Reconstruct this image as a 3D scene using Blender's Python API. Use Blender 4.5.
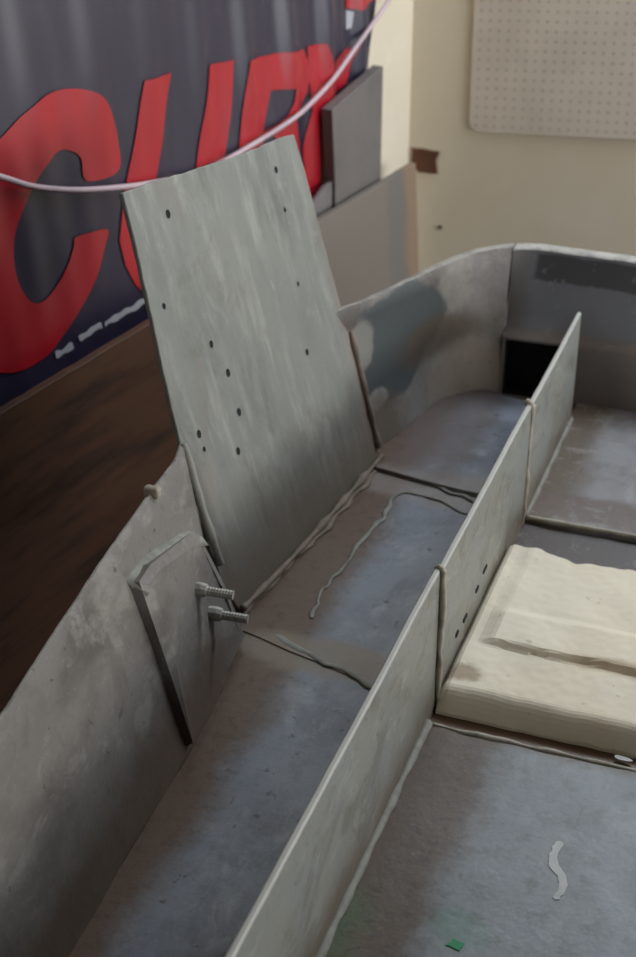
import bpy, bmesh, math, random
from mathutils import Vector, Matrix, noise
random.seed(4)
R = math.radians
C = bpy.context.scene.collection
for o in list(bpy.data.objects): bpy.data.objects.remove(o)

# ------------------------------------------------------------ camera, world, lights, exposure
# World frame: +Y runs along the boat, +X across it, z = 0 is the boat's inner floor (metres).
sc = bpy.context.scene
cd = bpy.data.cameras.new('camera'); cam = bpy.data.objects.new('camera', cd); C.objects.link(cam)
cd.sensor_fit = 'VERTICAL'; cd.sensor_height = 24; cd.lens = 24 * 1400 / 957
cd.clip_start = .05
cam.location = (0, 0, 1.3)
cam.rotation_euler = (R(90) - math.atan(778 / 1400), 0, R(20.2))
cd.dof.use_dof = True; cd.dof.focus_distance = 1.9; cd.dof.aperture_fstop = 3.2
sc.camera = cam

w = bpy.data.worlds.new('world'); sc.world = w; w.use_nodes = True
bg = w.node_tree.nodes['Background']; bg.inputs[0].default_value = (.76, .82, .95, 1); bg.inputs[1].default_value = 1.15

def area(name, loc, target, sx, sy, power, col):
    l = bpy.data.lights.new(name, 'AREA'); l.shape = 'RECTANGLE'; l.size = sx; l.size_y = sy
    l.energy = power; l.color = col
    o = bpy.data.objects.new(name, l); C.objects.link(o); o.location = loc
    o.rotation_euler = (Vector(target) - Vector(loc)).to_track_quat('-Z', 'Y').to_euler()
    return o
area('area_light_right', (3.3, 2.2, 1.05), (-.5, 2.2, .3), 2.0, .9, 54, (1.0, .96, .90))  # unseen area light, set low so the hull shades the board
area('area_light_back', (.3, 3.45, 1.95), (-.4, 1.3, 0), 2.2, .5, 44, (.80, .89, 1.0))  # unseen area light added for a cool sheen on the floors
sc.view_settings.view_transform = 'Standard'; sc.view_settings.look = 'None'
sc.view_settings.gamma = 1; sc.view_settings.use_curve_mapping = False
sc.view_settings.exposure = 0.32

# ------------------------------------------------------------ node helpers
def lin(c):
    return tuple(((v / 255) / 12.92 if v / 255 <= .04045 else ((v / 255 + .055) / 1.055) ** 2.4) for v in c) + (1,)
class Mat:
    def __init__(s, name, base, rough=.6, metal=0., spec=.5):
        s.m = bpy.data.materials.new(name); s.m.use_nodes = True
        s.nt = s.m.node_tree; s.b = s.nt.nodes['Principled BSDF']
        s.b.inputs['Roughness'].default_value = rough; s.b.inputs['Metallic'].default_value = metal
        s.b.inputs['Specular IOR Level'].default_value = spec
        s.tc = s.n('ShaderNodeTexCoord'); s.pos = s.tc.outputs['Object']
        rgb = s.n('ShaderNodeRGB'); rgb.outputs[0].default_value = lin(base); s.col = rgb.outputs[0]
    def n(s, t, **k):
        o = s.nt.nodes.new(t)
        for a, v in k.items(): setattr(o, a, v)
        return o
    def l(s, a, b): s.nt.links.new(a, b)
    def mapped(s, scale=(1, 1, 1), rot=(0, 0, 0), loc=(0, 0, 0)):
        m = s.n('ShaderNodeMapping'); m.inputs['Scale'].default_value = scale
        m.inputs['Rotation'].default_value = rot; m.inputs['Location'].default_value = loc
        s.l(s.pos, m.inputs[0]); return m.outputs[0]
    def noise(s, scale, detail=6, rough=.6, stretch=(1, 1, 1), loc=(0, 0, 0), rot=(0, 0, 0), dist=0.):
        t = s.n('ShaderNodeTexNoise'); t.inputs['Scale'].default_value = scale
        t.inputs['Detail'].default_value = detail; t.inputs['Roughness'].default_value = rough
        t.inputs['Distortion'].default_value = dist
        s.l(s.mapped(stretch, rot, loc), t.inputs['Vector']); return t.outputs['Fac']
    def ramp(s, v, a, b, smooth=True):
        m = s.n('ShaderNodeMapRange'); m.interpolation_type = 'SMOOTHSTEP' if smooth else 'LINEAR'
        m.inputs['From Min'].default_value = a; m.inputs['From Max'].default_value = b
        s.l(v, m.inputs['Value']); return m.outputs[0]
    def math(s, op, a, b=None):
        m = s.n('ShaderNodeMath', operation=op)
        for i, x in enumerate((a, b)):
            if x is None: continue
            if isinstance(x, (int, float)): m.inputs[i].default_value = x
            else: s.l(x, m.inputs[i])
        return m.outputs[0]
    def mix(s, fac, c, amt=1.):
        m = s.n('ShaderNodeMix', data_type='RGBA')
        if amt != 1.: fac = s.math('MULTIPLY', fac, amt)
        s.l(fac, m.inputs['Factor']); s.l(s.col, m.inputs['A']); m.inputs['B'].default_value = lin(c)
        s.col = m.outputs['Result']
    def axis(s, i):
        x = s.n('ShaderNodeSeparateXYZ'); s.l(s.pos, x.inputs[0]); return x.outputs[i]
    def blob(s, c, r, nz=.25, ns=12, edge=.25):
        """1 inside an ellipsoid patch with a ragged edge"""
        v = s.n('ShaderNodeVectorMath', operation='SUBTRACT'); s.l(s.pos, v.inputs[0]); v.inputs[1].default_value = c
        d = s.n('ShaderNodeVectorMath', operation='DIVIDE'); s.l(v.outputs[0], d.inputs[0]); d.inputs[1].default_value = r
        le = s.n('ShaderNodeVectorMath', operation='LENGTH'); s.l(d.outputs[0], le.inputs[0])
        q = s.math('ADD', le.outputs['Value'], s.math('MULTIPLY', s.math('SUBTRACT', s.noise(ns), .5), nz * 4))
        return s.ramp(q, 1 + edge, 1 - edge)
    def band(s, i, a, b, nz=.02, ns=14):
        """goes 0 -> 1 from a to b along axis i, wandering by nz"""
        q = s.math('ADD', s.axis(i), s.math('MULTIPLY', s.math('SUBTRACT', s.noise(ns), .5), nz * 4))
        return s.ramp(q, a, b)
    def bump(s, h, strength=.3, dist=.003):
        b = s.n('ShaderNodeBump'); b.inputs['Strength'].default_value = strength; b.inputs['Distance'].default_value = dist
        s.l(h, b.inputs['Height'])
        if s.b.inputs['Normal'].is_linked: s.l(s.b.inputs['Normal'].links[0].from_socket, b.inputs['Normal'])
        s.l(b.outputs[0], s.b.inputs['Normal'])
    def rough(s, v, a, b):
        m = s.n('ShaderNodeMapRange'); s.l(v, m.inputs['Value'])
        m.inputs['To Min'].default_value = a; m.inputs['To Max'].default_value = b
        s.l(m.outputs[0], s.b.inputs['Roughness'])
    def grunge(s, dark, light, k=1., rot=0.):
        s.mix(s.ramp(s.noise(11, 9, .72, (1, .7, 1), (6, 2, 1), (0, 0, rot), .6), .50, .64), dark, .42 * k)
        s.mix(s.ramp(s.noise(19, 9, .75, (1, .5, 1), (1, 8, 3), (0, 0, rot), .8), .54, .66), light, .42 * k)
        s.mix(s.ramp(s.noise(95, 5, .7), .56, .72), dark, .40 * k)
        s.mix(s.ramp(s.noise(150, 3, .7, (1, 1, 1), (5, 5, 5)), .60, .72), light, .35 * k)
        s.mix(s.ramp(s.noise(48, 3, .5, (1, .35, 1), (3, 0, 1), (0, 0, rot + .5)), .69, .73), dark, .7 * k)
    def done(s):
        s.l(s.col, s.b.inputs['Base Color']); return s.m

M = {}
# painted plaster walls
def wall_mat():
    m = Mat('wall_paint', (232, 222, 200), .75)
    m.mix(m.ramp(m.noise(1.6, 4), .35, .7), (222, 209, 182), .6)
    m.mix(m.ramp(m.noise(9, 5), .5, .8), (236, 228, 210), .4)
    m.bump(m.noise(60), .12, .002); return m.done()
M['wall'] = wall_mat()
def floor_mat():
    m = Mat('shop_floor', (42, 38, 36), .9); m.mix(m.ramp(m.noise(5), .4, .7), (28, 24, 22)); return m.done()
M['floor'] = floor_mat()

def gloom_mat():  # kept dark so the unseen ceiling and rear wall bounce little light
    m = Mat('unseen_gloom', (92, 82, 72), .9); m.mix(m.ramp(m.noise(3), .4, .7), (74, 64, 56)); return m.done()
M['gloom'] = gloom_mat()

def hull_mat():
    m = Mat('hull_gelcoat', (118, 114, 108), .55)
    # far part is paler and more even
    m.mix(m.band(1, 2.36, 2.50, .03), (130, 126, 121), .9)
    # grime and putty wiped over the near side
    m.mix(m.ramp(m.noise(7, 7, .6, (1, .6, 1)), .48, .66), (90, 83, 78), .85)
    m.mix(m.ramp(m.noise(4.5, 7, .65, (1, 1, 1), (3, 1, 2)), .55, .62), (142, 138, 130), .8)
    m.mix(m.ramp(m.noise(22, 6, .6, (1, .5, 1)), .58, .75), (158, 154, 144), .6)
    m.grunge((84, 76, 70), (156, 153, 144), .9)
    # brown primer stain low down on the near side
    low = m.math('MULTIPLY', m.band(2, .13, .05, .03, 8), m.band(1, 1.62, 1.50, .02))
    m.mix(low, (84, 64, 48), .85)
    # slate grey patch aft of the plate
    m.mix(m.blob((-.75, 2.44, .20), (.3, .16, .115), .14, 9, .06), (78, 84, 84), 1.0)
    m.mix(m.blob((-.76, 2.335, .22), (.2, .035, .05), .3, 20, .2), (150, 148, 140), .7)
    m.mix(m.blob((-.76, 2.37, .10), (.2, .035, .02), .3, 30, .2), (168, 166, 160), .8)
    # brown chine and corner stain
    m.mix(m.blob((-.66, 2.56, .15), (.1, .12, .05), .25, 9, .3), (100, 86, 72), .75)
    m.mix(m.blob((-.64, 2.64, .05), (.09, .10, .08), .15, 9, .2), (142, 128, 116), .7)
    m.mix(m.blob((-.73, 2.32, .04), (.1, .12, .07), .25, 9, .3), (112, 98, 84), .7)
    # small drips and pin holes
    m.mix(m.ramp(m.noise(60, 2), .70, .74), (70, 62, 58), .7)
    m.bump(m.noise(18, 8), .35, .006); m.bump(m.noise(120, 3), .2, .001)
    return m.done()
M['hull'] = hull_mat()
def transom_mat():
    m = Mat('transom_paint', (132, 135, 142), .5)
    m.mix(m.band(2, .150, .138, .002), (136, 128, 122))
    m.mix(m.ramp(m.noise(8, 6), .45, .7), (118, 120, 128), .5)
    b = m.math('MULTIPLY', m.band(2, .243, .250, .006, 16), m.band(2, .303, .297, .004, 20))
    b = m.math('MULTIPLY', b, m.band(0, -.53, -.52, .006, 20)); m.mix(b, (86, 88, 92), .95)
    m.mix(m.ramp(m.noise(50, 3), .62, .7), (160, 158, 154), .5)
    m.mix(m.math('MULTIPLY', m.band(0, -.515, -.560, .004, 20), m.band(2, -.1, -.05)), (122, 118, 116), .85)
    m.mix(m.blob((-.40, 2.68, .04), (.10, .2, .12), .2, 8, .4), (92, 82, 76), .7)  # shade between stringer and transom, put into the colour
    m.bump(m.noise(30), .2, .003); return m.done()
M['transom'] = transom_mat()
def rim_mat():
    m = Mat('rim_edge', (184, 182, 174), .55)
    m.mix(m.ramp(m.noise(30, 6), .45, .65), (140, 138, 134), .7)
    m.mix(m.ramp(m.noise(90, 3), .60, .68), (100, 98, 94), .7)
    m.bump(m.noise(60), .5, .004); return m.done()
M['rim'] = rim_mat()
def plate_mat():
    # brushed, oxidised aluminium; object axes: x along the width, y up the plate
    m = Mat('plate_aluminium', (138, 139, 132), .5, .2)
    m.mix(m.ramp(m.noise(5, 5, .6, (1, .5, 1)), .40, .68), (124, 127, 121), .95)
    m.mix(m.ramp(m.noise(26, 7, .65, (1, .16, 1), (0, 0, 0), (0, 0, .1)), .46, .70), (166, 166, 158), .7)
    m.mix(m.ramp(m.noise(20, 6, .6, (1, .14, 1), (2, 5, 0), (0, 0, .08)), .55, .78), (104, 106, 101), .85)
    m.mix(m.ramp(m.noise(60, 6, .6, (1, .1, 1), (7, 5, 0), (0, 0, -.1)), .60, .75), (176, 174, 166), .5)
    m.mix(m.ramp(m.noise(5, 5, .6, (1.2, .35, 1), (4, 2, 0)), .58, .76), (134, 116, 102), .85)
    m.mix(m.ramp(m.noise(7, 9, .75, (1, .7, 1), (2, 9, 4), (0, 0, .3), .8), .50, .68), (112, 112, 104), .65)
    m.mix(m.ramp(m.noise(16, 9, .75, (1, .6, 1), (8, 1, 4), (0, 0, .3), .8), .56, .68), (160, 160, 152), .5)
    m.mix(m.ramp(m.noise(110, 4, .7), .58, .72), (108, 104, 96), .4)
    m.mix(m.band(1, .22, .0, .05, 9), (108, 94, 80), .85)
    m.mix(m.band(0, .53, .57, .01, 9), (142, 122, 110), .5)
    m.mix(m.ramp(m.noise(30, 5, .6, (1, .4, 1), (9, 0, 0)), .68, .74), (186, 184, 178), .7)
    m.bump(m.noise(70, 6, .6, (1, .1, 1)), .15, .001); m.bump(m.noise(6), .25, .01)
    m.rough(m.noise(15), .4, .65); return m.done()
M['plate'] = plate_mat()
def stringer_mat():
    m = Mat('stringer_paint', (134, 135, 126), .5)
    m.mix(m.ramp(m.noise(7, 6, .6, (1, 1, 1)), .4, .7), (128, 132, 130), .8)
    m.mix(m.ramp(m.noise(30, 6, .6, (1, .5, 2)), .55, .7), (160, 160, 152), .5)
    m.mix(m.band(2, .09, .0, .03, 12), (100, 86, 68), .8)
    m.mix(m.ramp(m.noise(55, 3), .66, .71), (86, 82, 76), .6)
    m.grunge((94, 88, 76), (158, 160, 154), 1.2)
    m.mix(m.band(2, .238, .242, .0012, 30), (184, 184, 178), .9)  # highlight along the top edge, painted as a pale band
    m.bump(m.noise(25), .25, .003); return m.done()
M['stringer'] = stringer_mat()
def putty_mat(c=(176, 168, 152)):
    m = Mat('putty', c, .7); m.mix(m.ramp(m.noise(30), .4, .7), tuple(int(v * .84) for v in c))
    m.bump(m.noise(60), .5, .004); return m.done()
M['putty'] = putty_mat(); M['putty_brown'] = putty_mat((128, 112, 98)); M['putty_grey'] = putty_mat((142, 142, 132))

def channel_mat():
    m = Mat('channel_floor', (132, 139, 150), .4)
    m.mix(m.ramp(m.noise(6, 7, .62, (1, .8, 1)), .42, .66), (106, 112, 124), .85)
    m.mix(m.ramp(m.noise(14, 7, .65, (1, .7, 1), (4, 4, 0)), .52, .70), (164, 169, 176), .6)
    m.mix(m.ramp(m.noise(40, 4, .6), .62, .70), (60, 64, 74), .7)
    m.grunge((78, 78, 84), (170, 174, 180), .8)
    # brown at the hull side, and at the far sheet
    q = m.math('ADD', m.axis(0), m.math('MULTIPLY', m.math('SUBTRACT', m.noise(6), .5), .09))
    m.mix(m.ramp(q, -.600, -.665), (96, 74, 56), .95)
    m.mix(m.math('MULTIPLY', m.ramp(q, -.60, -.65), m.ramp(m.noise(50, 6, .7), .5, .65)), (66, 52, 42), .5)
    m.mix(m.blob((-.60, 1.66, 0), (.16, .045, .1), .3, 12, .3), (136, 124, 106), .75)
    m.mix(m.blob((-.55, 2.23, 0), (.2, .06, .1), .3, 12, .3), (150, 140, 132), .6)
    m.mix(m.blob((-.62, 2.5, 0), (.08, .3, .1), .3, 12, .3), (106, 96, 92), .7)
    # shadow at the near end, painted into the floor colour
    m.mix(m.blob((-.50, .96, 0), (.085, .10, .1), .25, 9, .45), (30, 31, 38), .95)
    m.rough(m.noise(12, 8, .7), .24, .6); m.bump(m.noise(24, 8, .7), .35, .003); return m.done()
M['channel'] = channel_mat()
def bay_mat():
    m = Mat('bay_floor', (128, 134, 138), .42)
    m.mix(m.ramp(m.noise(5, 6, .6, (1, .7, 1)), .42, .68), (112, 117, 120), .8)
    m.mix(m.ramp(m.noise(16, 7, .65, (.5, 1, 1), (4, 4, 0)), .58, .74), (150, 152, 150), .5)
    m.grunge((92, 86, 82), (158, 162, 164), .6)
    q = m.math('ADD', m.axis(0), m.math('MULTIPLY', m.math('SUBTRACT', m.noise(9, 8, .65), .5), .10))
    m.mix(m.ramp(q, -.27, -.325), (86, 68, 50), .95)
    m.mix(m.math('MULTIPLY', m.ramp(q, -.27, -.325), m.ramp(m.noise(60, 6, .7), .5, .65)), (58, 46, 36), .6)
    m.mix(m.math('MULTIPLY', m.ramp(q, -.27, -.325), m.ramp(m.noise(36, 7, .75, (1, 1, 1), (3, 3, 3)), .60, .68)), (140, 124, 106), .5)
    m.mix(m.ramp(m.noise(34, 6, .7), .5, .68), (60, 50, 38), .35)
    m.mix(m.band(1, 1.535, 1.56, .006), (98, 80, 58), .8)
    m.mix(m.blob((-.43, 1.16, 0), (.06, .07, .1), .4, 30, .5), (56, 120, 70), .35)
    m.mix(m.blob((-.26, 1.20, 0), (.03, .03, .1), .5, 30, .5), (60, 130, 90), .3)
    m.rough(m.noise(12, 8, .7), .24, .55); m.bump(m.noise(24, 8, .7), .35, .003); return m.done()
M['bay'] = bay_mat()
def bay_far_mat():
    m = Mat('bay_floor_far', (148, 147, 148), .36)
    m.mix(m.ramp(m.noise(9, 6), .45, .7), (120, 116, 116), .6)
    q = m.math('ADD', m.axis(0), m.math('MULTIPLY', m.math('SUBTRACT', m.noise(7), .5), .07))
    m.mix(m.ramp(q, -.30, -.36), (102, 88, 72), .9)
    m.mix(m.blob((-.25, 2.24, 0), (.3, .05, .1), .3, 14, .3), (112, 98, 92), .8)
    m.mix(m.ramp(m.noise(26, 7, .7, (.5, 1.2, 1), (1, 7, 0)), .55, .66), (168, 164, 160), .5)
    m.mix(m.band(1, 2.185, 2.165, .004), (84, 78, 78), .9)
    m.grunge((96, 86, 80), (176, 174, 172), .8)
    m.mix(m.band(1, 1.61, 1.595, .004), (98, 74, 52), .9)
    m.bump(m.noise(20), .3, .003); return m.done()
M['bay_far'] = bay_far_mat()
def foam_mat():
    m = Mat('foam', (240, 230, 208), .85)
    m.mix(m.ramp(m.noise(6, 6), .45, .75), (228, 214, 186), .6)
    m.mix(m.blob((-.38, 1.655, .03), (.03, .02, .05), .5, 40, .5), (120, 88, 56), .6)
    m.mix(m.blob((-.16, 1.735, .03), (.07, .012, .06), .4, 26, .5), (186, 160, 126), .6)
    m.mix(m.ramp(m.noise(35, 3), .66, .72), (196, 178, 148), .5)
    m.bump(m.noise(50), .25, .002); return m.done()
M['foam'] = foam_mat()
def vinyl(name, c, folds=True, rough=.42):
    m = Mat(name, c, rough, 0, .5)
    m.mix(m.ramp(m.noise(10, 5), .5, .8), tuple(int(v * .8) for v in c), .5)
    m.b.inputs['Coat Weight'].default_value = 1; m.b.inputs['Coat Roughness'].default_value = .35
    return m.done()
M['vinyl'] = vinyl('banner_vinyl', (42, 38, 60))
M['red'] = vinyl('banner_red', (178, 12, 34)); M['white_print'] = vinyl('banner_white', (180, 180, 186))
def wood_board():
    m = Mat('board_wood', (100, 66, 44), .7)
    m.mix(m.ramp(m.noise(12, 6, .6, (.3, .3, 2)), .4, .7), (54, 35, 24), .9)
    # the aft third is paler grey with a bare brown strip at its end (object x = distance from the corner)
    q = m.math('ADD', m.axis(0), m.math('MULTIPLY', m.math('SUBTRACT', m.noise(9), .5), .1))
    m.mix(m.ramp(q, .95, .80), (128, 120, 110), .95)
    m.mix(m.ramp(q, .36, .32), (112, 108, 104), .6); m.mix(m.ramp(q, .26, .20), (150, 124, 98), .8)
    m.bump(m.noise(40, 4, .5, (.2, .2, 2)), .2, .001); return m.done()
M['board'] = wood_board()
def simple(name, c, rough=.6, metal=0., ns=14, k=.82, bump=.2):
    m = Mat(name, c, rough, metal); m.mix(m.ramp(m.noise(ns), .4, .7), tuple(int(v * k) for v in c), .8)
    m.bump(m.noise(ns * 4), bump, .001); return m.done()
M['panel'] = simple('grey_panel', (118, 112, 108), .6, 0, 9, .9)
M['offcut'] = simple('offcut_grey', (124, 118, 116), .7)
M['peg'] = simple('pegboard', (226, 215, 198), .7, 0, 5, .94, .05)
M['peg_hole'] = simple('peg_hole', (190, 176, 152), .9)
M['tape'] = simple('brown_tape', (112, 72, 50), .6, 0, 20, .8)
M['cord'] = simple('cord', (206, 182, 188), .5, 0, 10, .92)
M['dark'] = simple('shade_dark', (26, 24, 22), .9)
M['steel'] = simple('bolt_steel', (186, 184, 174), .55, .2, 60, .8)
M['bracket'] = simple('bracket_paint', (128, 128, 122), .5, 0, 9, .86)
M['timber'] = simple('timber', (120, 92, 62), .8)
M['green'] = simple('green_paint', (40, 140, 90), .6)
M['drip'] = simple('white_drip', (204, 206, 206), .6)
M['chip'] = simple('chip_wood', (190, 160, 120), .8)

# ------------------------------------------------------------ mesh helpers
def obj(name, bm, mat, parent=None, smooth=False):
    me = bpy.data.meshes.new(name); bmesh.ops.recalc_face_normals(bm, faces=bm.faces); bm.to_mesh(me); bm.free()
    if smooth:
        for f in me.polygons: f.use_smooth = True
    me.materials.append(mat)
    o = bpy.data.objects.new(name, me); C.objects.link(o)
    if parent is not None:
        o.parent = parent; o.matrix_parent_inverse = Matrix.Translation(-Vector(parent.location)) if parent.type == "EMPTY" else Matrix()
    return o
def empty(name, loc=(0, 0, 0)):
    o = bpy.data.objects.new(name, None); C.objects.link(o); o.location = loc; o.empty_display_size = .1; return o
def tag(o, label=None, cat=None, group=None, kind=None):
    for k, v in (('label', label), ('category', cat), ('group', group), ('kind', kind)):
        if v: o[k] = v
    return o
def box(bm, lo, hi, bev=0.):
    r = bmesh.ops.create_cube(bm, size=1)
    for v in r['verts']:
        v.co = Vector([lo[i] + (v.co[i] + .5) * (hi[i] - lo[i]) for i in range(3)])
    if bev:
        es = list({e for v in r['verts'] for e in v.link_edges})
        bmesh.ops.bevel(bm, geom=es, offset=bev, segments=2, affect='EDGES', profile=.5)
def bx(lo, hi, bev=0.):
    bm = bmesh.new(); box(bm, lo, hi, bev); return bm
def tube(bm, pts, rad, seg=8, jit=0., caps=True):
    pts = [Vector(p) for p in pts]; rings = []
    n = len(pts); ref = Vector((0, 0, 1))
    for i, p in enumerate(pts):
        t = (pts[min(i + 1, n - 1)] - pts[max(i - 1, 0)]).normalized()
        a = t.cross(ref) if abs(t.dot(ref)) < .9 else t.cross(Vector((1, 0, 0)))
        a.normalize(); b = t.cross(a)
        r = rad[i] if isinstance(rad, (list, tuple)) else rad
        if jit: r *= 1 + jit * noise.noise(p * 22) * .9
        rings.append([bm.verts.new(p + (a * math.cos(k * 2 * math.pi / seg) + b * math.sin(k * 2 * math.pi / seg)) * r) for k in range(seg)])
    for i in range(n - 1):
        for k in range(seg):
            bm.faces.new((rings[i][k], rings[i][(k + 1) % seg], rings[i + 1][(k + 1) % seg], rings[i + 1][k]))
    if caps: bm.faces.new(rings[0][::-1]); bm.faces.new(rings[-1])
def smooth_path(pts, n):
    """Catmull-Rom resample of points (any dimension) to n samples, uniform per length"""
    P = [Vector(p) for p in pts]; d = [0]
    for a, b in zip(P, P[1:]): d.append(d[-1] + (b - a).length)
    out = []
    for i in range(n):
        s = d[-1] * i / (n - 1); k = 0
        while k < len(P) - 2 and s > d[k + 1]: k += 1
        u = (s - d[k]) / max(1e-9, d[k + 1] - d[k])
        p0, p1, p2, p3 = P[max(k - 1, 0)], P[k], P[k + 1], P[min(k + 2, len(P) - 1)]
        out.append(.5 * ((2 * p1) + (p2 - p0) * u + (2 * p0 - 5 * p1 + 4 * p2 - p3) * u * u + (3 * p1 - p0 - 3 * p2 + p3) * u ** 3))
    return out
def prism(pts2, frame, thick, bev=0.):
    """closed outline in the (a, b) plane, extruded along -c; frame maps (a, b, c) to a point"""
    bm = bmesh.new()
    top = [bm.verts.new(frame(a, b, 0)) for a, b in pts2]
    f = bm.faces.new(top)
    r = bmesh.ops.extrude_face_region(bm, geom=[f])
    vs = [v for v in r['geom'] if isinstance(v, bmesh.types.BMVert)]
    dv = Vector(frame(0, 0, -thick)) - Vector(frame(0, 0, 0))
    for v in vs: v.co += dv
    bmesh.ops.recalc_face_normals(bm, faces=bm.faces)
    if bev:
        es = [e for e in bm.edges if e.calc_face_angle(0) > .6]
        bmesh.ops.bevel(bm, geom=es, offset=bev, segments=1, affect='EDGES')
    return bm
def ragged(pts, step=.02, amp=.0015, seed=0.):
    out = []
    for i, p in enumerate(pts):
        q = pts[(i + 1) % len(pts)]; a = Vector(p); b = Vector(q); n = max(1, int((b - a).length / step))
        d = (b - a).normalized(); nn = Vector((-d[1], d[0]))
        for k in range(n):
            c = a.lerp(b, k / n)
            if k: c = c + nn * noise.noise(Vector((c[0] * 40, c[1] * 40, seed))) * amp * 2
            out.append((c[0], c[1]))
    return out

# ------------------------------------------------------------ the room
FZ = -.5                                    # workshop floor
CX, CY = -1.1065, 3.7485                    # corner of left and back walls
DL = Vector((-.155, -.988, 0)).normalized() # along the left wall, away from the corner
NL = Vector((.988, -.155, 0)).normalized()  # left wall's normal, into the room
def onwall(s, z, off=0.):                   # point on the left wall: s metres from the corner
    p = Vector((CX, CY, 0)) + DL * s + NL * off; return (p.x, p.y, z)
def wall_frame(off):                        # (s, z, c) -> world
    return lambda a, b, c: onwall(a, b, off + c)

def wallmesh(a, b, z0, z1, n):              # thin wall from a to b with outward thickness
    bm = bmesh.new(); vs = []
    for c in (0, -.1):
        for (x, y), z in ((a, z0), (b, z0), (b, z1), (a, z1)):
            vs.append(bm.verts.new((x + n[0] * c, y + n[1] * c, z)))
    for q in ((0, 1, 2, 3), (7, 6, 5, 4), (0, 4, 5, 1), (1, 5, 6, 2), (2, 6, 7, 3), (3, 7, 4, 0)):
        bm.faces.new([vs[i] for i in q])
    return bm
e = onwall(5.5, 0)
tag(obj('wall_left', wallmesh((CX, CY), (e[0], e[1]), FZ, 2.3, NL), M['wall']), kind='structure')
tag(obj('wall_back', wallmesh((CX - .1, CY), (3.6, CY), FZ, 2.1, (0, -1)), M['wall']), kind='structure')
tag(obj('unseen_wall_rear', bx((-3.2, -2.3, FZ), (3.6, -2.2, 2.3)), M['gloom']), kind='structure')
tag(obj('unseen_ceiling', bx((-3.2, -2.3, 2.1), (3.6, CY + .1, 2.2)), M['gloom']), kind='structure')
tag(obj('floor', bx((-3.2, -2.2, FZ - .1), (3.6, CY + .1, FZ)), M['floor']), kind='structure')

# pegboard: one inch hole pitch, rounded corner, fixed a little off level
PA = R(2.6); PX, PZ = -.934, .262
def pegf(a, b, c): return (PX + a * math.cos(PA) - b * math.sin(PA) * .2, CY - .008 - c, PZ + b + a * math.sin(PA))
rc = [(0.03 - .03 * math.cos(t * math.pi / 8), .03 - .03 * math.sin(t * math.pi / 8)) for t in range(5)]
pg = empty('pegboard', (PX, CY, PZ)); pg['plain'] = 1
tag(pg, 'cream perforated pegboard sheet fixed to the back wall', 'pegboard')
obj('board_sheet', prism(rc + [(1.2, 0), (1.2, .8), (0, .8)], lambda a, b, c: pegf(a, b, c), .006, .001), M['peg'], pg)
bm = bmesh.new()
for i in range(46):
    for j in range(30):
        x, z = .02 + i * .0254, .018 + j * .0254
        vs = [bm.verts.new(pegf(x + .0032 * math.cos(k * math.pi / 3), z + .0032 * math.sin(k * math.pi / 3), .0005)) for k in range(6)]
        bm.faces.new(vs)
tag(obj('peg_holes', bm, M['peg_hole'], pg), kind='stuff')

bk = lambda a, b, c: (a, CY - .003 - c, b)
tag(obj('tape_patch', prism(ragged([(-1.098, .201), (-1.059, .2), (-1.015, .196), (-1.026, .169), (-1.019, .135), (-1.074, .132), (-1.095, .147)], .01, .002), bk, .003), M['tape']),
    'small torn brown tape patch on the back wall near the corner', 'tape')
bm = bmesh.new(); bmesh.ops.create_cone(bm, cap_ends=True, segments=12, radius1=.006, radius2=.004, depth=.008)
bmesh.ops.transform(bm, matrix=Matrix.Translation((-1.006, CY - .004, -.022)) @ Matrix.Rotation(R(90), 4, 'X'), verts=bm.verts)
tag(obj('wall_screw', bm, M['dark']), 'tiny dark screw head in the back wall under the tape patch', 'screw')

# ------------------------------------------------------------ banner
def fold(s, z):                              # soft creases of the hanging vinyl, strongest near its fixed right end
    k = max(0, min(1, (1.25 - s) / 1.0)); t = max(0, min(1, (z - .2) / .4))
    q = .25 + .75 * k
    return .011 * q * (.3 + .7 * t) * (math.sin(s * 34 + z * 5) + .6 * math.sin(s * 71 - z * 9 + 1)) + .004 * math.sin(s * 7 + z * 6)
BO = .022
bn = empty('banner', onwall(1.3, -.1, BO)); bn['plain'] = 1
tag(bn, 'dark purple-black vinyl banner with big red capitals on the left wall', 'banner')
bm = bmesh.new(); NS, NZ = 220, 90; S0, S1, Z0, Z1 = .292, 2.7, -.1, 1.05
def bedge(z): return S0 - .013 + .025 * (z < .6) * min(1, (.6 - z) / .15) + .004 * math.sin(z * 22)
grid = []
for i in range(NS + 1):
    row = []
    for j in range(NZ + 1):
        z = Z0 + (Z1 - Z0) * j / NZ; s = bedge(z) + (S1 - bedge(z)) * (i / NS) ** 1.2
        row.append(bm.verts.new(onwall(s, z, BO + fold(s, z))))
    grid.append(row)
for i in range(NS):
    for j in range(NZ): bm.faces.new((grid[i][j], grid[i + 1][j], grid[i + 1][j + 1], grid[i][j + 1]))
obj('vinyl_sheet', bm, M['vinyl'], bn, True)
bm = bmesh.new()                             # hem along the right edge
tube(bm, [onwall(bedge(z) - .002, z, BO + fold(bedge(z), z)) for z in [Z0 + k * .03 for k in range(39)]], .004, 6)
obj('hem', bm, M['vinyl'], bn, True)
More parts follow.
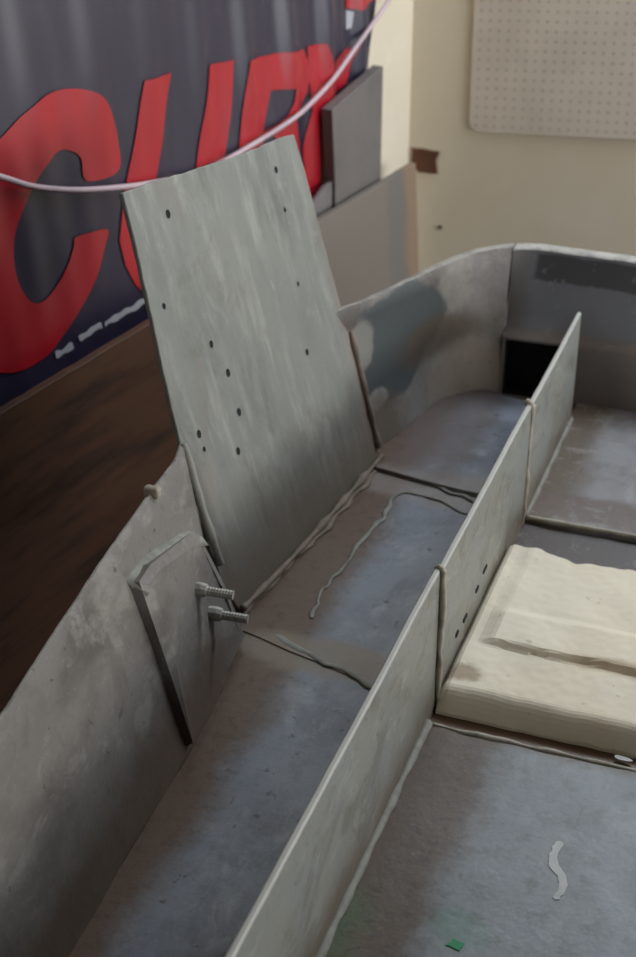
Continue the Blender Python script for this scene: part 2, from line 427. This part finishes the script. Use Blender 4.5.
def printed(name, loops, mat, label):
    bm = bmesh.new(); es = []
    for lp in loops:
        dense = []
        for i, p in enumerate(lp):
            q = lp[(i + 1) % len(lp)]; n = max(1, int(math.dist(p, q) / .012))
            dense += [(p[0] + (q[0] - p[0]) * k / n, p[1] + (q[1] - p[1]) * k / n) for k in range(n)]
        vs = [bm.verts.new((a, b, 0)) for a, b in dense]
        es += [bm.edges.new((vs[i], vs[(i + 1) % len(vs)])) for i in range(len(vs))]
    bmesh.ops.triangle_fill(bm, use_beauty=True, use_dissolve=False, edges=es)
    for _ in range(2):
        le = [e for e in bm.edges if e.calc_length() > .015]
        if le: bmesh.ops.subdivide_edges(bm, edges=le, cuts=2, use_grid_fill=True)
        bmesh.ops.triangulate(bm, faces=[f for f in bm.faces if len(f.verts) > 3])
    for v in bm.verts: v.co = Vector(onwall(v.co.x, v.co.y, BO + .003 + fold(v.co.x, v.co.y)))
    o = obj(name, bm, mat, bn, True); tag(o, label); return o
def soft(lp, k=4):
    n = len(lp); out = []
    for i in range(n):
        p0, p1, p2, p3 = [Vector(lp[(i + j) % n]) for j in (-1, 0, 1, 2)]
        for u in [q / k for q in range(k)]:
            v = .5 * ((2 * p1) + (p2 - p0) * u + (2 * p0 - 5 * p1 + 4 * p2 - p3) * u * u + (3 * p1 - p0 - 3 * p2 + p3) * u ** 3)
            out.append((v[0], v[1]))
    return out
LC = [(1.368, 0.495), (1.365, 0.553), (1.376, 0.595), (1.394, 0.628), (1.419, 0.652), (1.451, 0.668), (1.488, 0.679), (1.523, 0.685), (1.557, 0.685), (1.594, 0.68), (1.652, 0.658), (1.695, 0.638), (1.753, 0.604), (1.799, 0.555), (1.838, 0.478), (1.854, 0.392), (1.845, 0.304), (1.814, 0.253), (1.765, 0.219), (1.705, 0.203), (1.637, 0.204), (1.589, 0.221), (1.538, 0.25), (1.492, 0.282), (1.459, 0.317), (1.434, 0.355), (1.42, 0.39), (1.517, 0.405), (1.528, 0.39), (1.551, 0.36), (1.588, 0.33), (1.626, 0.316), (1.663, 0.321), (1.688, 0.35), (1.702, 0.397), (1.696, 0.452), (1.669, 0.5), (1.63, 0.536), (1.592, 0.563), (1.552, 0.578), (1.518, 0.572), (1.491, 0.55), (1.479, 0.504)]
LU = [(1.271, 0.649), (1.171, 0.643), (1.21, 0.536), (1.247, 0.442), (1.27, 0.321), (1.228, 0.26), (1.169, 0.29), (1.1, 0.436), (1.061, 0.544), (1.032, 0.632), (0.93, 0.622), (0.961, 0.5), (0.997, 0.375), (1.063, 0.234), (1.18, 0.168), (1.289, 0.199), (1.338, 0.245), (1.367, 0.298), (1.381, 0.355), (1.364, 0.413), (1.336, 0.486), (1.299, 0.577)]
LR = [(0.885, 0.614), (0.761, 0.605), (0.638, 0.591), (0.62, 0.563), (0.61, 0.526), (0.62, 0.488), (0.64, 0.462), (0.688, 0.437), (0.66, 0.359), (0.642, 0.23), (0.71, 0.237), (0.745, 0.38), (0.789, 0.426), (0.825, 0.418), (0.862, 0.363), (0.884, 0.274), (0.977, 0.29), (0.94, 0.428), (0.91, 0.521)]
LRH = [(0.79, 0.529), (0.695, 0.513), (0.705, 0.481), (0.724, 0.457), (0.82, 0.44)]
LY = [(0.624, 0.595), (0.542, 0.587), (0.507, 0.512), (0.436, 0.551), (0.362, 0.545), (0.424, 0.464), (0.517, 0.435), (0.51, 0.271), (0.531, 0.22), (0.582, 0.198), (0.622, 0.25), (0.636, 0.353), (0.601, 0.441)]
printed('letter', [soft(LC)], M['red'], 'red letter C')
printed('letter', [LU], M['red'], 'red letter U')
printed('letter', [LR, LRH], M['red'], 'red letter R')
printed('letter', [LY], M['red'], 'red letter Y')
printed('emblem', [[(0.407, 0.665), (0.407, 0.646), (0.359, 0.633), (0.338, 0.644), (0.29, 0.646), (0.29, 0.668), (0.408, 0.688)]], M['red'], 'small red mark at the banner corner')
printed('emblem_stroke', [[(0.407, 0.641), (0.38, 0.632), (0.385, 0.595), (0.411, 0.594)]], M['white_print'], 'short white stroke under the red mark')
for lp in ([(1.613, 0.201), (1.557, 0.2), (1.553, 0.186), (1.609, 0.186)], [(1.538, 0.206), (1.50, .209), (1.462, 0.208), (1.458, 0.193), (1.533, 0.193)],
           [(1.45, 0.203), (1.378, 0.208), (1.29, 0.206), (1.29, 0.193), (1.376, 0.194), (1.448, 0.192)]):
    printed('white_stripe', [ragged(lp, .008, .004)], M['white_print'], 'broken white printed stripe')

# cord strung over the banner
cp = [(2.1, .72), (1.861, 0.642), (1.723, 0.577), (1.648, 0.541), (1.538, 0.505), (1.417, 0.476), (1.285, 0.451), (1.104, 0.428), (0.901, 0.436), (0.723, 0.452), (0.628, 0.473), (0.529, 0.504), (0.428, 0.551), (0.269, 0.625), (0.159, 0.688), (.05, .75)]
bm = bmesh.new(); tube(bm, smooth_path([onwall(s, z, .045) for s, z in cp], 120), .0058, 8)
tag(obj('cord', bm, M['cord'], None, True), 'pale pinkish white cord sagging across the front of the banner', 'cord')

# ------------------------------------------------------------ sheets leaning on the left wall
def leaning(name, outline, off, thick, lean, mat, label, cat):
    """outline in (s, z); off = distance of the front at its top, lean = extra at the floor"""
    zt = max(z for _, z in outline)
    o = obj(name, prism(outline, lambda a, b, c: onwall(a, b, off + lean * (zt - b) / (zt - FZ) + c), thick, .0015), mat)
    # express the mesh in a frame whose x is the distance from the corner
    Mx = Matrix(((DL.x, NL.x, 0, CX), (DL.y, NL.y, 0, CY), (0, 0, 1, FZ), (0, 0, 0, 1)))
    o.data.transform(Mx.inverted()); o.matrix_world = Mx
    return tag(o, label, cat)
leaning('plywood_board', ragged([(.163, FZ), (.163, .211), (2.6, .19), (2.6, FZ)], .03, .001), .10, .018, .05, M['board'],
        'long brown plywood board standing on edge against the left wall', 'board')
leaning('grey_panel', [(.309, FZ + .001), (.309, .493), (.578, .442), (.56, .25), (.56, FZ + .001)], .068, .03, 0, M['panel'],
        'plain grey sheet panel between the plywood board and the banner end', 'panel')
leaning('board_offcut', [(.565, FZ + .001), (.565, .262), (.60, .258), (.70, .215), (.72, FZ + .001)], .062, .012, 0, M['offcut'],
        'small grey offcut beside the tall grey panel, behind the plywood board', 'board')

# ------------------------------------------------------------ the boat
boat = empty('boat_hull', (0, 1.5, FZ + .40)); boat['plain'] = 1
tag(boat, 'bare grey open boat hull under repair, with lengthwise stringers', 'boat')
# stations: base x,y | mid x,y (z = .13) | rim x,y | rim thickness
ST = [
 (-.640, .10, -.660, .10, -.690, .10, .008), (-.655, .50, -.680, .50, -.712, .50, .008),
 (-.676, .92, -.700, .91, -.735, .89, .008), (-.688, 1.14, -.716, 1.16, -.772, 1.17, .008),
 (-.698, 1.38, -.738, 1.38, -.801, 1.38, .008), (-.712, 1.53, -.752, 1.54, -.820, 1.55, .008),
 (-.745, 1.64, -.782, 1.64, -.830, 1.655, .008), (-.784, 1.72, -.824, 1.73, -.850, 1.73, .009),
 (-.785, 1.85, -.828, 1.85, -.874, 1.84, .010), (-.770, 2.15, -.812, 2.14, -.852, 2.12, .010),
 (-.737, 2.30, -.776, 2.28, -.806, 2.262, .011), (-.700, 2.45, -.742, 2.42, -.764, 2.355, .013),
 (-.678, 2.58, -.718, 2.53, -.733, 2.436, .015), (-.650, 2.632, -.690, 2.60, -.703, 2.52, .018),
 (-.615, 2.664, -.645, 2.655, -.674, 2.595, .022), (-.592, 2.678, -.605, 2.682, -.634, 2.682, .026),
 (-.575, 2.684, -.575, 2.690, -.577, 2.732, .030)]
HR = .31
SP = smooth_path([tuple(s) + (0,) * 0 for s in ST], 190)
def hull_rows(p, side=1, wob=1.):
    bxx, by, mx, my, rx, ry, th = p
    n = Vector((rx - bxx, ry - by, 0))
    v = Vector((rx, ry, 0)); out = Vector((-1, 0, 0))
    # outward direction: blend from -X on the side to +Y at the stern
    k = max(0, min(1, (ry - 2.30) / .43)); ang = k * k * math.pi / 2 * 1.0
    out = Vector((-math.cos(ang), math.sin(ang), 0))
    jz = noise.noise(Vector((rx * 30, ry * 30, 2))) * .0022 * wob
    base = Vector((bxx, by, -.02)); mid = Vector((mx, my, .13)); rim = Vector((rx, ry, HR + jz))
    rows = [Vector((bxx, by, -.05)), base]
    for u in (.25, .5, .75): rows.append(base.lerp(mid, u))
    rows.append(mid)
    for u in (.2, .4, .6, .8): rows.append(mid.lerp(rim, u))
    for i in range(1, len(rows)):
        q = rows[i]; rows[i] = q + out * noise.noise(q * 7) * .004 * wob
    rows.append(rim + out * .001 - Vector((0, 0, .004))); rows.append(rim + out * .004)
    rows.append(rim + out * th); rows.append(rim + out * (th + .003) - Vector((0, 0, .006)))
    rows.append(rim + out * (th + .002) - Vector((0, 0, .03))) ; rows.append(rim + out * .014 - Vector((0, 0, .036)))
    rows.append(mid + out * .014); rows.append(Vector((bxx, by, -.05)) + out * .012)
    if side < 0: rows = [Vector((-q.x, q.y, q.z)) for q in rows]
    return rows
def loft(rows_list, a, b):
    bm = bmesh.new(); V = [[bm.verts.new(q) for q in rows[a:b]] for rows in rows_list]
    for i in range(len(V) - 1):
        for j in range(len(V[0]) - 1): bm.faces.new((V[i][j], V[i + 1][j], V[i + 1][j + 1], V[i][j + 1]))
    return bm
for side in (1, -1):
    rl = [hull_rows(p, side) for p in SP]
    full = [r for r in rl]
    bm = loft(full, 0, 12)
    obj('side_panel', bm, M['hull'], boat, True)
    bm = loft(full, 11, 15)
    r = obj('rim', bm, M['rim'], boat, True)
    bm = loft(full, 14, 18); obj('outer_skin', bm, M['hull'], boat, True)

# transom: foot, ledge and flared upper face between the corners, with a dark recess added for shade at each channel
TX = .575
def tr_rows(x):
    jz = noise.noise(Vector((x * 30, 9, 2))) * .0022
    ry = 2.738 + .011 * min(1, (abs(x) / .5) ** 3) - .018 * max(0, (abs(x) - .515) / .06) ** 2
    return [(x, 2.684, -.05), (x, 2.684, .0), (x, 2.686, .06), (x, 2.688, .125), (x, 2.692, .136), (x, 2.704, .140), (x, 2.712, .146),
            (x, 2.718, .18), (x, 2.726, .23), (x, ry - .003, .28), (x, ry, HR - .004 + jz), (x, ry + .004, HR + jz), (x, ry + .030, HR + jz),
            (x, ry + .034, HR - .006), (x, ry + .033, HR - .03), (x, ry + .012, HR - .036), (x, 2.74, -.05)]
xs = [-TX + 2 * TX * i / 160 for i in range(161)]
rl = [[Vector(q) + Vector((0, noise.noise(Vector(q) * 8) * .003, 0)) for q in tr_rows(x)] for x in xs]
bm = loft(rl, 0, 11)
HX0, HX1 = .44, .566       # shade opening, |x| range
kill = [f for f in bm.faces if HX0 < abs(f.calc_center_median().x) < HX1 and -.001 < f.calc_center_median().z < .126]
bmesh.ops.delete(bm, geom=kill, context='FACES')
obj('transom', bm, M['transom'], boat, True)
obj('rim', loft(rl, 10, 15), M['rim'], boat, True)
obj('outer_skin', loft(rl, 14, 17), M['hull'], boat, True)
for sx in (-1, 1):          # dark pocket behind each opening, added in place of shade
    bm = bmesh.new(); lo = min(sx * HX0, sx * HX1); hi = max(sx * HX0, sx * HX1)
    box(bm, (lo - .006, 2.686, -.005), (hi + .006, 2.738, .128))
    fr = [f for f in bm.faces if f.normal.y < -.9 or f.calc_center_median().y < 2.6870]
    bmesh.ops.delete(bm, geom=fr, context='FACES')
    tag(obj('shade_recess', bm, M['dark'], boat), 'dark recess in place of shade at the foot of the transom')

# bottom skin and floor sheets
obj('bottom_skin', bx((-.79, .1, -.06), (.79, 2.74, -.045)), M['hull'], boat)
def sheet(x0f, x1f, y0, y1, z, mat, name='floor_sheet', tilt=0., ny=40, nx=14, lump=.003, label=None):
    """thin floor sheet; x0f/x1f give its edges at y, tilt skews the near and far edges"""
    bm = bmesh.new(); V = []
    for j in range(ny + 1):
        row = []
        for i in range(nx + 1):
            u = i / nx; v = j / ny
            ya = y0 - tilt * (u - .5) + noise.noise(Vector((u * 5, y0 * 9, 1))) * .004
            yb = y1 - tilt * (u - .5) + noise.noise(Vector((u * 5, y1 * 9, 1))) * .004
            y = ya + (yb - ya) * v; x = x0f(y) + (x1f(y) - x0f(y)) * u
            row.append(bm.verts.new((x, y, z + noise.noise(Vector((x * 6, y * 5, z))) * lump)))
        V.append(row)
    top = [bm.faces.new((V[j][i], V[j][i + 1], V[j + 1][i + 1], V[j + 1][i])) for j in range(ny) for i in range(nx)]
    r = bmesh.ops.extrude_face_region(bm, geom=top)
    for g in r['geom']:
        if isinstance(g, bmesh.types.BMVert): g.co.z = -.04
    o = obj(name, bm, mat, boat)
    if label: tag(o, label)
    return o
def basex(y):
    P = [(s[1], s[0]) for s in ST]
    for (a, xa), (b, xb) in zip(P, P[1:]):
        if a <= y <= b: return xa + (xb - xa) * (y - a) / (b - a) - .004
    return P[0][1] if y < P[0][0] else -.60
SX, ST_T, SH = -.410, .0045, .243           # stringer plane, half thickness, height
for sd in (1, -1):
    mk = (lambda f: f) if sd > 0 else (lambda f: (lambda y: -f(y)))
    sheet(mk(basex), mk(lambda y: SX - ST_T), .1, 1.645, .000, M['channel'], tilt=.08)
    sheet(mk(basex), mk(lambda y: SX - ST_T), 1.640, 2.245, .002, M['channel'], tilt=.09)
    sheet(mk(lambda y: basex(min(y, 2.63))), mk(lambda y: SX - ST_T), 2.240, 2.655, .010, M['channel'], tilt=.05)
sheet(lambda y: SX + ST_T, lambda y: -SX - ST_T, .1, 1.560, .002, M['bay'], nx=40, lump=.0012)
sheet(lambda y: SX + ST_T, lambda y: -SX - ST_T, 1.5605, 2.175, -.004, M['bay_far'], nx=40, label='grimy recessed floor sheet under the foam')
sheet(lambda y: SX + ST_T, lambda y: -SX - ST_T, 2.180, 2.688, .006, M['bay_far'], nx=40)

# stringers, three lengths each side, butted with putty joints
SEG = [(.1, 1.600, .0), (1.603, 2.158, .0035), (2.161, 2.600, .004)]
def stringer(x, y0, y1):
    bm = bmesh.new(); n = max(6, int((y1 - y0) / .012)); rows = []
    for i in range(n + 1):
        y = y0 + (y1 - y0) * i / n; jz = noise.noise(Vector((y * 25, x, 5))) * .0012; jx = noise.noise(Vector((y * 4, x, 8))) * .003
        t = ST_T; prof = [(t, -.03), (t, .08), (t, .16), (t, SH - .003 + jz), (t * .5, SH + jz), (-t * .5, SH + jz), (-t, SH - .003 + jz), (-t, -.03)]
        rows.append([Vector((x + jx * (1 if pz > 0 else 0) + px, y, pz)) for px, pz in prof])
    bm2 = loft(rows, 0, 8)
    bm2.verts.ensure_lookup_table()
    k = 8; nv = len(bm2.verts)
    bm2.faces.new([bm2.verts[i] for i in range(k)]); bm2.faces.new([bm2.verts[nv - k + i] for i in range(k)])
    bmesh.ops.recalc_face_normals(bm2, faces=bm2.faces)
    return bm2
for sx in (1, -1):
    for y0, y1, dx in SEG:
        s = obj('stringer', stringer(sx * (SX + dx), y0, y1), M['stringer'], boat)
        if sx > 0 and y0 == 1.603:
            for (y, z, l) in ((1.868, .083, .022), (1.819, .075, .016), (1.748, .066, .02), (1.701, .068, .014)):
                bm = bx((-.4035 - .0002, y - l / 2, z - .004), (-.4005, y + l / 2, z + .003), .001)
                tag(obj('slot', bm, M['dark'], s), 'small dark slot')
    for y in (1.602, 2.160):
        bm = bmesh.new(); x = sx * (SX + .008)
        tube(bm, [(x + .003 * sx * noise.noise(Vector((z * 50, y, 0))), y + .002, z) for z in [.0 + k * .006 for k in range(41)]], .0042, 8, 1.0)
        tube(bm, [(x - sx * .014, y + .001, SH - .002), (x - sx * .009, y + .002, SH + .001), (x - sx * .003, y, SH), (x, y, SH - .008)], [.003, .005, .005, .004], 8, .8)
        obj('joint_bead', bm, M['putty'], boat, True)
    bm = bmesh.new()     # fillet along the stringer foot, bay side
    tube(bm, [(sx * (SX + .006), .1 + k * .02, .003) for k in range(74)], .007, 6, .7)
    tube(bm, [(sx * (SX + .008), 2.18 + k * .02, .008) for k in range(22)], .006, 6, .7)
    obj('foot_bead', bm, M['putty_grey'], boat, True)

# weld seams across the bay floor
bm = bmesh.new(); tube(bm, [(-.40 + k * .01, 1.560 + .003 * noise.noise(Vector((k * .3, 0, 0))), .001) for k in range(81)], .0042, 6, .8)
tag(obj('seam', bm, M['putty'], boat, True), 'raised grey seam below the foam')
bm = bmesh.new(); tube(bm, [(-.40 + k * .01, 2.180 + .003 * noise.noise(Vector((k * .3, 5, 0))), .006) for k in range(81)], .005, 6, .6)
tag(obj('seam', bm, M['putty'], boat, True), 'thin pale seam beyond the foam')
# putty outlines in the channel
def ridge(pts, r, mat, name, label=None, jit=.8, n=60):
    bm = bmesh.new(); ps = smooth_path(pts, n)
    ps = [p + Vector((noise.noise(p * 40), noise.noise(p * 40 + Vector((9, 0, 0))), 0)) * .008 for p in ps]
    tube(bm, ps, [r * (.6 + .8 * abs(noise.noise(p * 20 + Vector((0, 3, 0))))) for p in ps], 6, jit)
    for v in bm.verts: v.co.z = (v.co.z - pts[0][2]) * .3 + pts[0][2]
    o = obj(name, bm, mat, boat, True)
    if label: tag(o, label)
ridge([(-.655, 1.75, .003), (-.665, 1.82, .003), (-.658, 1.92, .003), (-.655, 2.02, .003), (-.645, 2.10, .003), (-.648, 2.17, .003), (-.625, 2.20, .003), (-.57, 2.19, .003), (-.50, 2.16, .003), (-.42, 2.15, .003)], .005, M['putty_grey'], 'putty_line', 'wavy putty line on the channel floor')
ridge([(-.69, 2.285, .004), (-.62, 2.25, .004), (-.55, 2.225, .004), (-.42, 2.19, .004)], .006, M['putty_grey'], 'putty_line')
ridge([(-.70, 1.688, .001), (-.62, 1.657, .001), (-.56, 1.636, .001), (-.42, 1.595, .001)], .010, M['putty_grey'], 'putty_line')
ridge([(-.760, 1.70, .002), (-.765, 1.76, .004), (-.735, 2.0, .006), (-.712, 2.27, .006), (-.69, 2.45, .006), (-.66, 2.62, .006)], .010, M['putty_brown'], 'foot_fillet', 'brown fillet along the foot of the side')

# upright plate, leaning out with the hull side
PAo = Vector((-.7647, 1.7335, 0)); PT = Vector((.0839, .9965, 0)).normalized(); PU = Vector((-.2579, .0217, .9659)).normalized(); PN = PT.cross(PU)
PM = Matrix(((PT.x, PU.x, PN.x, PAo.x), (PT.y, PU.y, PN.y, PAo.y), (PT.z, PU.z, PN.z, PAo.z), (0, 0, 0, 1)))
ol = [(.003, .701), (.022, .700), (.103, .693), (.16, .686), (.235, .679), (.315, .670), (.424, .662), (.492, .660), (.544, .653), (.552, .586), (.556, .464), (.563, .321), (.569, .244), (.572, .132), (.572, .004), (-.01, .004), (-.035, .066), (-.042, .159), (-.038, .225), (-.037, .316), (-.027, .422), (-.014, .528), (-.003, .617)]
bm = prism(ragged(ol, .008, .0009), lambda a, b, c: (a, b, c), .008, .0012)
plate = obj('upright_plate', bm, M['plate'], boat); plate.matrix_basis = PM
tag(plate, 'tall brushed grey aluminium plate full of screw holes')
for (s, t, r) in ((.099, .641, .0062), (.451, .614, .0055), (.447, .544, .004), (.022, .521, .0045), (.116, .423, .0055), (.14, .364, .0062), (.14, .295, .0062), (.016, .312, .006), (.107, .24, .006), (.40, .297, .0055), (.428, .415, .004), (.018, .285, .004)):
    bm = bmesh.new()     # countersunk hole: dished dark ring
    n = 12; rings = [(r * 1.15, .0006), (r, .0009), (r * .8, .0003), (0.0001, .0002)]
    R_ = [[bm.verts.new((s + rr * math.cos(k * 2 * math.pi / n) * .8, t + rr * math.sin(k * 2 * math.pi / n), zz)) for k in range(n)] for rr, zz in rings]
    for a in range(3):
        for k in range(n): bm.faces.new((R_[a][k], R_[a][(k + 1) % n], R_[a + 1][(k + 1) % n], R_[a + 1][k]))
    h = obj('screw_hole', bm, M['dark'], plate, True); h.matrix_parent_inverse = Matrix()
# putty along the plate's edges
def pw(a, b, c): return tuple(PM @ Vector((a, b, c)))
ridge_pts = [pw(.572, .03 + k * .03, .002) for k in range(9)]
bm = bmesh.new(); ps = smooth_path(ridge_pts, 50); tube(bm, ps, .007, 7, 1.0); tag(obj('edge_putty', bm, M['putty_brown'], boat, True), 'brownish putty down the rear edge of the plate')
bm = bmesh.new(); ps = smooth_path([pw(-.038, .32, .006), pw(-.045, .24, .01), pw(-.045, .17, .012), pw(-.035, .11, .006)], 40); tube(bm, ps, .0065, 7, .7)
tag(obj('edge_putty', bm, M['putty_grey'], boat, True), 'pale putty down the front edge of the plate')
bm = bmesh.new(); ps = smooth_path([pw(-.01, .012, .004), pw(.15, .008, .006), pw(.35, .008, .006), pw(.57, .012, .006)], 60); tube(bm, ps, .006, 7, 1.0)
tag(obj('edge_putty', bm, M['putty_brown'], boat, True), 'brown putty along the foot of the plate')

# raised pad with two studs on the near side
NH = Vector((.941, .116, .318)).normalized(); B0 = Vector((-.713, 1.533, 0))
def on_side(y, z, c):                        # point on the near side plane, c metres inboard
    x = (NH.dot(B0) - NH.y * y - NH.z * z) / NH.x
    return Vector((x, y, z)) + NH * c
pad = [(1.395, .262), (1.44, .262), (1.575, .232), (1.612, .215), (1.640, .10), (1.655, .012), (1.385, .012), (1.380, .14)]
bm = bmesh.new(); K = len(pad); cy = sum(p[0] for p in pad) / K; cz = sum(p[1] for p in pad) / K
def inset(p, k): 
    d = Vector((cy - p[0], cz - p[1])); d = d.normalized() * k; return (p[0] + d[0], p[1] + d[1])
R0 = [bm.verts.new(on_side(*p, -.012)) for p in pad]
pc = lambda z: .018 * min(1, max(.0, (z + .01) / .15))
R1 = [bm.verts.new(on_side(*inset(p, .004), pc(p[1]) * .75)) for p in pad]
R2 = [bm.verts.new(on_side(*inset(p, .022), pc(p[1]))) for p in pad]
for A, B in ((R0, R1), (R1, R2)):
    for k in range(K): bm.faces.new((A[k], A[(k + 1) % K], B[(k + 1) % K], B[k]))
bm.faces.new(R2)
bk_ = obj('bracket_pad', bm, M['hull'], boat); tag(bk_, 'raised grey painted bracket pad below the rim')
bm = bmesh.new(); lip = [(1.395, .262), (1.42, .262), (1.45, .259), (1.50, .250), (1.54, .241), (1.575, .232), (1.60, .221), (1.612, .214)]
LA = [on_side(y - .002, z + .006, -.004) for y, z in lip]; LB = [on_side(y, z - .002, .006 + .004 * k / 7) for k, (y, z) in enumerate(lip)]
LM = [on_side(y + .001, z - .012, .012 + .004 * k / 7) for k, (y, z) in enumerate(lip)]; LE = [on_side(y + .003, z - .026, .0165 + .002 * k / 7) for k, (y, z) in enumerate(lip)]
rows = [[bm.verts.new(p + Vector((0, 0, noise.noise(p * 30) * .003))) for p in L_] for L_ in (LA, LB, LM, LE, [p - NH * .01 for p in LE])]
for a, b in zip(rows, rows[1:]):
    for k in range(7): bm.faces.new((a[k], a[k + 1], b[k + 1], b[k]))
for k in (0, 7): bm.faces.new([r_[k] for r_ in rows])
tag(obj('pad_lip', bm, M['putty_grey'], bk_, True), 'pale sloping lip along the pad top').matrix_parent_inverse = Matrix()
for (y, z) in ((1.545, .158), (1.562, .108)):
    p = on_side(y, z, .014); d = Vector((.97, .14, -.05)).normalized(); bm = bmesh.new()
    pts = [p - d * .01, p + d * .003, p + d * .004, p + d * .012, p + d * .0125]
    tube(bm, pts, [.0105, .0115, .0115, .010, .006], 9)      # nut against the pad
    q = [p + d * t for t in [.010 + k * .0022 for k in range(20)]]
    tube(bm, q, [.0074 if i % 2 else .0068 for i in range(20)], 10)   # threaded shank
    b = obj('stud', bm, M['steel'], bk_, False); tag(b, 'grimy threaded stud sticking out sideways'); b.matrix_parent_inverse = Matrix()
# little tab at the rim in front of the plate
bm = bx((-.836, 1.546, .302), (-.812, 1.560, .319), .004)
tag(obj('rim_tab', bm, M['putty'], boat), 'small pale tab on the rim')

# small debris cast on the bay floor
def flake(name, pts, z, th, mat, label, cat, parent=None):
    bm = prism(ragged(pts, .004, .0015), lambda a, b, c: (a, b, z + c), th)
    o = obj(name, bm, mat, parent); tag(o, label, cat if parent is None else None); return o
flake('wood_chip', [(-.425, 1.168), (-.419, 1.165), (-.412, 1.19), (-.416, 1.2), (-.421, 1.197)], .015, .004, M['chip'], 'small splinter of pale wood lying at the foot of the stringer', 'wood chip')
flake('paint_spot', [(-.268, 1.168), (-.25, 1.165), (-.247, 1.178), (-.262, 1.182)], .0036, .003, M['green'], 'spot of green paint on the floor sheet', None, boat)
dr = [(-.180, 1.385), (-.184, 1.36), (-.176, 1.335), (-.165, 1.325), (-.160, 1.305), (-.164, 1.287), (-.155, 1.287), (-.151, 1.308), (-.156, 1.33), (-.167, 1.343), (-.173, 1.362), (-.170, 1.385)]
flake('paint_drip', soft(dr, 2), .0034, .003, M['drip'], 'short wavy white paint drip', None, boat)
flake('paint_drip', soft([(-.135, 1.583), (-.118, 1.582), (-.112, 1.577), (-.125, 1.574), (-.136, 1.577)]), .004, .001, M['drip'], 'small white blot on the seam', None, boat)

# ------------------------------------------------------------ foam slab in the bay
def foam_z(x, y):
    e = y - 1.592; zf = min(1, max(0, e / .032))
    lx = (x + .4015) / .008; lx = min(1, max(0, lx))
    z = .002 + .034 * (1 - (1 - zf) ** 2) * (.6 + .4 * lx)
    if y > 1.730 and x > -.375:                # raised middle tread
        k = min(1, (y - 1.730 - .010 * noise.noise(Vector((x * 9, 0, 3)))) / .010); kx = min(1, (x + .375) / .02)
        z += .010 * max(0, k) * max(0, kx) * (1 - .6 * min(1, max(0, (y - 1.815) / .02)))
    z += noise.noise(Vector((x * 14, y * 14, 0))) * .0025 + noise.noise(Vector((x * 70, y * 70, 0))) * .0006
    return z
bm = bmesh.new(); V = []; nx, ny = 130, 90
for j in range(ny + 1):
    row = []
    for i in range(nx + 1):
        x = -.4015 + .80 * i / nx
        y1 = 2.03 + .014 * noise.noise(Vector((x * 9, 0, 0))) + .006 * noise.noise(Vector((x * 45, 0, 0))) - .02 * min(1, (x + .4) / .12)
        y0 = 1.592 + .003 * noise.noise(Vector((x * 25, 4, 0)))
        if x < -.35: y1 -= .0
        y = y0 + (y1 - y0) * j / ny
        row.append(bm.verts.new((x, y, foam_z(x, y))))
    V.append(row)
top = [bm.faces.new((V[j][i], V[j][i + 1], V[j + 1][i + 1], V[j + 1][i])) for j in range(ny) for i in range(nx)]
r = bmesh.ops.extrude_face_region(bm, geom=top)
for g in r['geom']:
    if isinstance(g, bmesh.types.BMVert): g.co.z = -.003
tag(obj('foam_slab', bm, M['foam'], None), 'cream foam slab with a torn far edge, bedded between the stringers', 'foam')

# trestles carrying the hull
for i, y in enumerate((.7, 2.2)):
    t = empty('trestle', (0, y, FZ)); t['plain'] = 1
    tag(t, ('timber trestle under the near end of the hull', 'timber trestle under the stern of the hull')[i], 'trestle', 'trestles under the hull')
    obj('beam', bx((-.6, y - .05, -.16), (.6, y + .05, -.0605), .004), M['timber'], t)
    for sx in (-.5, .5):
        for dy in (-.12, .12):
            bm = bmesh.new(); box(bm, (-.02, -.02, 0), (.02, .02, 1))
            for v in bm.verts:
                k = v.co.z; v.co = Vector((sx + v.co.x, y + dy * (1 - k) + v.co.y, FZ + k * (-.16 - FZ)))
            obj('leg', bm, M['timber'], t)
for o in bpy.data.objects:
    if o.get('plain'): del o['plain']
